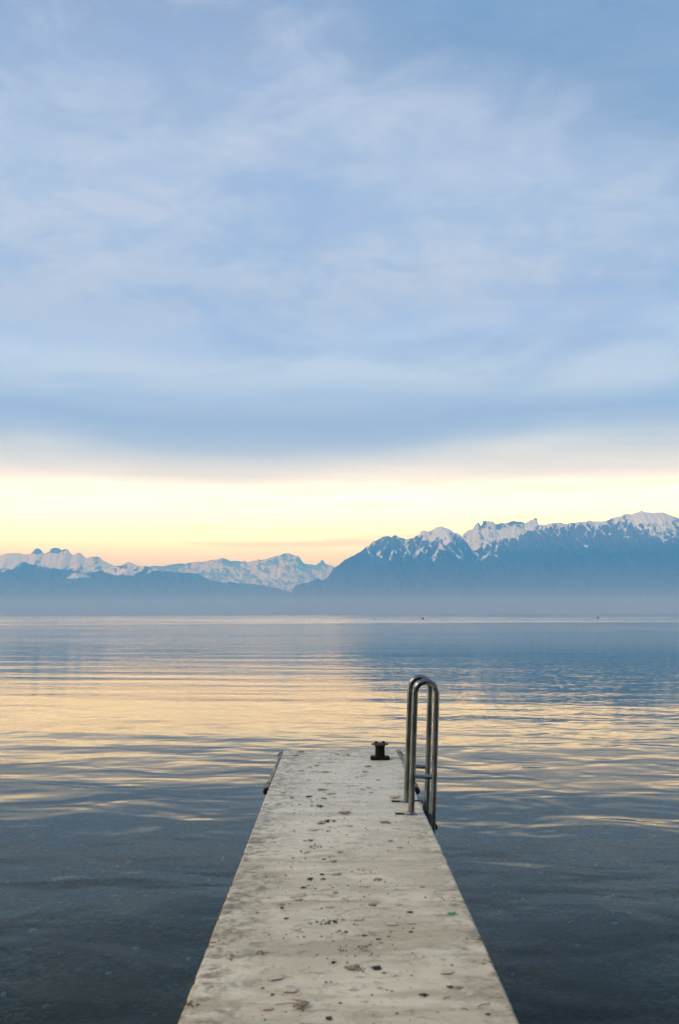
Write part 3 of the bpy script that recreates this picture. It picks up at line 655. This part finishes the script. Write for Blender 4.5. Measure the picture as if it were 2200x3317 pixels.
# twig tangle with a brown leaf caught in it
tw = thing('twig_tangle', (-0.135, 3.93, ZD), 'tangle of brown stalks with a crumpled leaf at the bottom of the pier', 'twig')
for a, b, c in (((-.085, .005), (-.03, .002), (.0, .0)), ((-.028, .055), (-.012, .03), (.004, .0)), ((-.01, .05), (.012, .02), (.03, .0)), ((.005, -.03), (.03, -.01), (.036, .022))):
    build('stalk', lambda bm: tube_bm(bm, [(a[0], a[1], .002), (b[0], b[1], .008), (c[0], c[1], .005)], 0.0016, 6), m_twig, tw)
lf = link('leaf', leaf_mesh(0.06, 91, 'leaf', 0.3), m_bleaf, tw, (0.005, -0.018, 0.002)); lf.rotation_euler = (0, 0, 0.5)
for (x, y, wd, rz, lab) in ((0.403, 3.99, 0.045, 0.8, 'short grey twig pointing at the flat black bark flake'), (0.454, 3.88, 0.026, -0.4, 'tiny grey twig low on the deck between flake and pebble'), (0.53, 3.92, 0.055, 0.5, 'thin pale stalk above the round black pebble')):
    bm = bmesh.new(); tube_bm(bm, [(-wd / 2, 0, .002), (-wd * .1, .003, .005), (wd * .2, -.002, .004), (wd / 2, 0.002, .002)], [.0014, .0018, .0016, .001], 6)
    single('twig', bm_mesh('twig', bm, True), m_twig, x, y, rz, lab, 'twig')
m_moss = simple('moss', (0.07, 0.065, 0.018, 1), (0.16, 0.12, 0.04, 1), 60, 0.95)
ORD = ('fourth', 'second', 'first', 'third', 'third', 'second', 'fourth', 'first')
for i, (x, y, wd) in enumerate(((0.622, 5.30, .05), (0.624, 4.72, .06), (0.624, 4.40, .07), (0.622, 5.05, .04), (-0.542, 5.0, .05), (-0.545, 4.68, .05), (-0.545, 6.35, .06), (-0.54, 3.95, .07))):
    o = link('moss_tuft', litter_mesh(wd, 900 + i), m_moss, None, (x, y, ZD - 0.004)); o.rotation_euler = (0, 0, 1.5)
    tag(o, 'olive brown moss tuft on the %s rim, %s from the bottom' % ('ladder side' if x > 0 else 'pier side opposite the ladder', ORD[i]), 'moss', 'moss on the ladder side rim' if x > 0 else 'moss on the rim opposite the ladder')
# crumbs too small to count
rng = random.Random(5); vs = []; fs = []
ico = bmesh.new(); bmesh.ops.create_icosphere(ico, subdivisions=1, radius=1.0)
iv = [v.co.copy() for v in ico.verts]; ifc = [[v.index for v in f.verts] for f in ico.faces]; ico.free()
for k in range(900):
    x = rng.gauss(0.02, 0.26); y = 3.2 + 7.9 * rng.random() ** 0.9
    if not XL + 0.04 < x < XR - 0.04: continue
    r = 0.0012 + 0.0038 * rng.random() ** 2.5; b0 = len(vs)
    ex = rng.uniform(0.8, 1.8)
    for v in iv: vs.append((x + v.x * r * ex, y + v.y * r, ZD + max(v.z, -0.3) * r * 0.6))
    fs += [[b0 + q for q in f] for f in ifc]
o = link('dirt_specks', np_mesh('dirt_specks', vs, fs), m_dirt2)
tag(o, 'fine dark specks of dirt strewn over the pier deck', 'dirt', kind='stuff')

# ================================================================== under the water: pebbles and rocks
m_peb, t = mat('pebble'); p = poscoord(t)
oi = t.node('ShaderNodeTexVoronoi', ins={'Vector': p, 'Scale': 9.0}).outputs['Color']
r0 = t.sep(oi)[0]
finish(t, principled(t, t.ramp(r0, [(0.0, (0.035, 0.04, 0.032, 1)), (0.6, (0.10, 0.115, 0.095, 1)), (0.85, (0.17, 0.19, 0.16, 1)), (1.0, (0.42, 0.46, 0.40, 1))]), 0.85))
nP = 9000
rs = np.random.RandomState(4)
PX = rs.uniform(-9, 9, nP); PY = rs.uniform(2.5, 19, nP) ; PZ = bed_depth(PX, PY)
PR = 0.012 + 0.04 * rs.rand(nP) ** 3
iv_ = np.array([[v.x, v.y, v.z * 0.55] for v in iv]); ifa = np.array(ifc)
st_ = rs.uniform(0.7, 1.4, (nP, 1, 3))
V = iv_[None] * PR[:, None, None] * st_ + np.stack([PX, PY, PZ + PR * 0.2], -1)[:, None]
F = (ifa[None] + (np.arange(nP) * len(iv_))[:, None, None]).reshape(-1, 3)
o = link('pebbles', np_mesh('pebbles', V.reshape(-1, 3), F), m_peb)
tag(o, 'pebbles covering the shallow lake bed', 'pebbles', kind='stuff')
m_rock = simple('submerged_rock', (0.018, 0.018, 0.014, 1), (0.05, 0.05, 0.036, 1), 4, 0.9)
for (x, y, sx_, sy_, lab) in ((1.95, 7.1, .42, .22, 'dark rock under the water close to the pier on the ladder side'),
                              (3.0, 6.5, .30, .2, 'olive rounded rock under the water, further from the pier on the ladder side'),
                              (2.55, 6.05, .40, .14, 'low dark rock under the water at the bottom on the ladder side'),
                              (-2.3, 6.6, .34, .24, 'dark rock under the water opposite the ladder side')):
    bm = bmesh.new(); ret = bmesh.ops.create_icosphere(bm, subdivisions=3, radius=1.0)
    for v in ret['verts']:
        k = 0.7 + 0.6 * float(fbm(v.co.x * 1.4 + x, (v.co.y + v.co.z) * 1.4 + y, 7, 4))
        v.co = Vector((v.co.x * sx_ * k, v.co.y * sy_ * k, v.co.z * 0.14 * k))
    o = link('submerged_rock', bm_mesh('submerged_rock', bm, True), m_rock, None, (x, y, float(bed_depth(np.array([x]), np.array([y]))[0]) + 0.05))
    tag(o, lab, 'rock')

# ================================================================== buoys, birds and a steamer far out
m_red = simple('red_buoy', (0.30, 0.01, 0.02, 1), (0.42, 0.02, 0.035, 1), 3, 0.5)
m_yel = simple('yellow_buoy', (0.62, 0.38, 0.02, 1), (0.72, 0.48, 0.04, 1), 3, 0.5)
m_wht = simple('grey_buoy', (0.5, 0.52, 0.53, 1), (0.65, 0.66, 0.66, 1), 3, 0.5)
m_blk = simple('black_buoy', (0.012, 0.012, 0.013, 1), (0.03, 0.03, 0.03, 1), 3, 0.6)
def ball_buoy(x, y, r, m, label, grp='mooring buoys far out on the lake'):
    o = thing('mooring_buoy', (x, y, 0.0), label, 'buoy', grp)
    pr = [(r * math.sin(a), r * 0.45 - r * math.cos(a)) for a in [0.15 + 2.84 * k / 10 for k in range(11)]]
    build('float', lambda bm: lathe_bm(bm, pr, 20), m, o)
    build('band', lambda bm: lathe_bm(bm, [(r * 1.015, r * 0.38), (r * 1.02, r * 0.52)], 20), m_blk, o)
    build('ring', lambda bm: tube_bm(bm, [(r * .2 * math.cos(a), 0, r * 1.52 + r * .2 * math.sin(a)) for a in [6.2832 * k / 12 for k in range(13)]], r * .05, 6, False), m_blk, o)
def long_buoy(x, y, L, m, label, grp='mooring buoys far out on the lake'):
    o = thing('marker_float', (x, y, 0.0), label, 'buoy', grp)
    n = 12; r = L * 0.16
    build('float', lambda bm: tube_bm(bm, [(-L / 2 + L * k / n, 0, r * .35) for k in range(n + 1)], [r * max(.25, math.sin(math.pi * (k + .6) / (n + 1.2)) ** .4) for k in range(n + 1)], 14), m, o)
    build('stripe', lambda bm: tube_bm(bm, [(-L * .12, 0, r * .35), (L * .12, 0, r * .35)], r * 1.04, 14), m_blk, o)
    build('eye', lambda bm: box_bm(bm, (L * .3, 0, r * 1.35), (L * .06, L * .03, r * .5), 0.005), m_blk, o)
long_buoy(-9.7, 389.3, 0.62, m_blk, 'small black float, leftmost of the buoys far out on the lake')
long_buoy(14.8, 397.4, 1.0, m_yel, 'yellow float on the lake, nearer the middle than the other yellow one')
ball_buoy(31.7, 426.7, 0.22, m_wht, 'tiny grey white ball buoy just beside the red ball buoy')
ball_buoy(35.0, 424.2, 0.46, m_red, 'red ball buoy beside the tiny grey white one')
long_buoy(81.9, 493.3, 1.5, m_yel, 'long yellow float with a tiny red buoy next to it')
ball_buoy(67.5, 414.0, 0.20, m_red, 'tiny red buoy next to the long yellow float')
ball_buoy(114.8, 461.3, 0.48, m_red, 'dark red ball buoy standing alone, rightmost on the lake')
# resting water birds: a scattered line near the horizon
bm = bmesh.new()
tube_bm(bm, [(-.20, 0, .12), (-.12, 0, .09), (0, 0, .07), (.10, 0, .08), (.16, 0, .12)], [.01, .06, .09, .07, .03], 8)
tube_bm(bm, [(.13, 0, .10), (.18, 0, .20), (.19, 0, .26), (.23, 0, .27), (.29, 0, .26)], [.03, .025, .035, .03, .006], 8)
me_b = bm_mesh('water_bird', bm, True); me_b.materials.append(m_blk)
for k, (x, y) in enumerate(((-190, 640), (-176, 655), (-168, 640), (-165, 645), (-158, 650), (-132, 640), (-98, 660), (-94, 640), (-88, 648), (-84, 650), (-66, 655), (-52, 640), (-45, 640))):
    o = link('water_bird', me_b, None, None, (x, y, -0.02)); o.rotation_euler = (0, 0, k * 1.7)
    tag(o, 'tiny dark water bird floating in the far line near the horizon', 'bird', 'water birds resting far out')
# steamer almost lost in the mist
m_hull = simple('ship_paint', (0.55, 0.56, 0.57, 1), (0.62, 0.63, 0.64, 1), 0.3, 0.6)
m_shipdark = simple('ship_windows', (0.05, 0.055, 0.06, 1), (0.08, 0.085, 0.09, 1), 0.3, 0.5)
ship = thing('passenger_steamer', (14.0, 7000.0, 0.0), 'hazy passenger steamer far away on the horizon', 'ship')
def hull(bm):
    n = 16; rows = []
    for k in range(n + 1):
        u = k / n; xx = -26 + 52 * u; wd = 4.2 * max(0.05, math.sin(math.pi * min(max(u, .02), .98)) ** .5); sh = 2.2 + 1.1 * (2 * u - 1) ** 2
        rows.append([bm.verts.new((xx, -wd, sh)), bm.verts.new((xx * .97, -wd * .6, -.8)), bm.verts.new((xx * .97, wd * .6, -.8)), bm.verts.new((xx, wd, sh))])
    for a, b in zip(rows, rows[1:]):
        for j in range(4): bm.faces.new((a[j], a[(j + 1) % 4], b[(j + 1) % 4], b[j]))
    bm.faces.new(rows[0][::-1]); bm.faces.new(rows[-1])
build('hull', hull, m_hull, ship, False)
build('deckhouse', lambda bm: box_bm(bm, (-1, 0, 3.9), (34, 6, 3.0), .2), m_shipdark, ship, False)
build('upper_deck', lambda bm: box_bm(bm, (0, 0, 5.9), (24, 5.4, 1.0), .15), m_hull, ship, False)
build('funnel', lambda bm: lathe_bm(bm, [(1.0, 5.5), (.95, 10.0), (1.05, 10.3)], 16, (-1, 0, 0)), m_shipdark, ship, False)

# ================================================================== air
def air(name, lo, hi, density, color, aniso):
    bm = bmesh.new(); box_bm(bm, tuple((a + b) / 2 for a, b in zip(lo, hi)), tuple(b - a for a, b in zip(lo, hi)))
    m, t = mat(name)
    v = t.node('ShaderNodeVolumePrincipled')
    v.inputs['Color'].default_value = (*color, 1); v.inputs['Density'].default_value = density
    v.inputs['Anisotropy'].default_value = aniso; v.inputs['Absorption Color'].default_value = (1, 1, 1, 1)
    o = t.node('ShaderNodeOutputMaterial'); t.l.new(v.outputs[0], o.inputs['Volume'])
    return tag(link(name, bm_mesh(name, bm), m), kind='stuff')
air('haze', (-61000, -400, -16.5), (61000, 40500, 2200), 1.0e-4, (0.125, 0.48, 1.0), 0.0)
air('mist', (-16000, 3000, 0.6), (16000, 12500, 170), 9.5e-5, (0.95, 0.95, 0.95), 0.0)
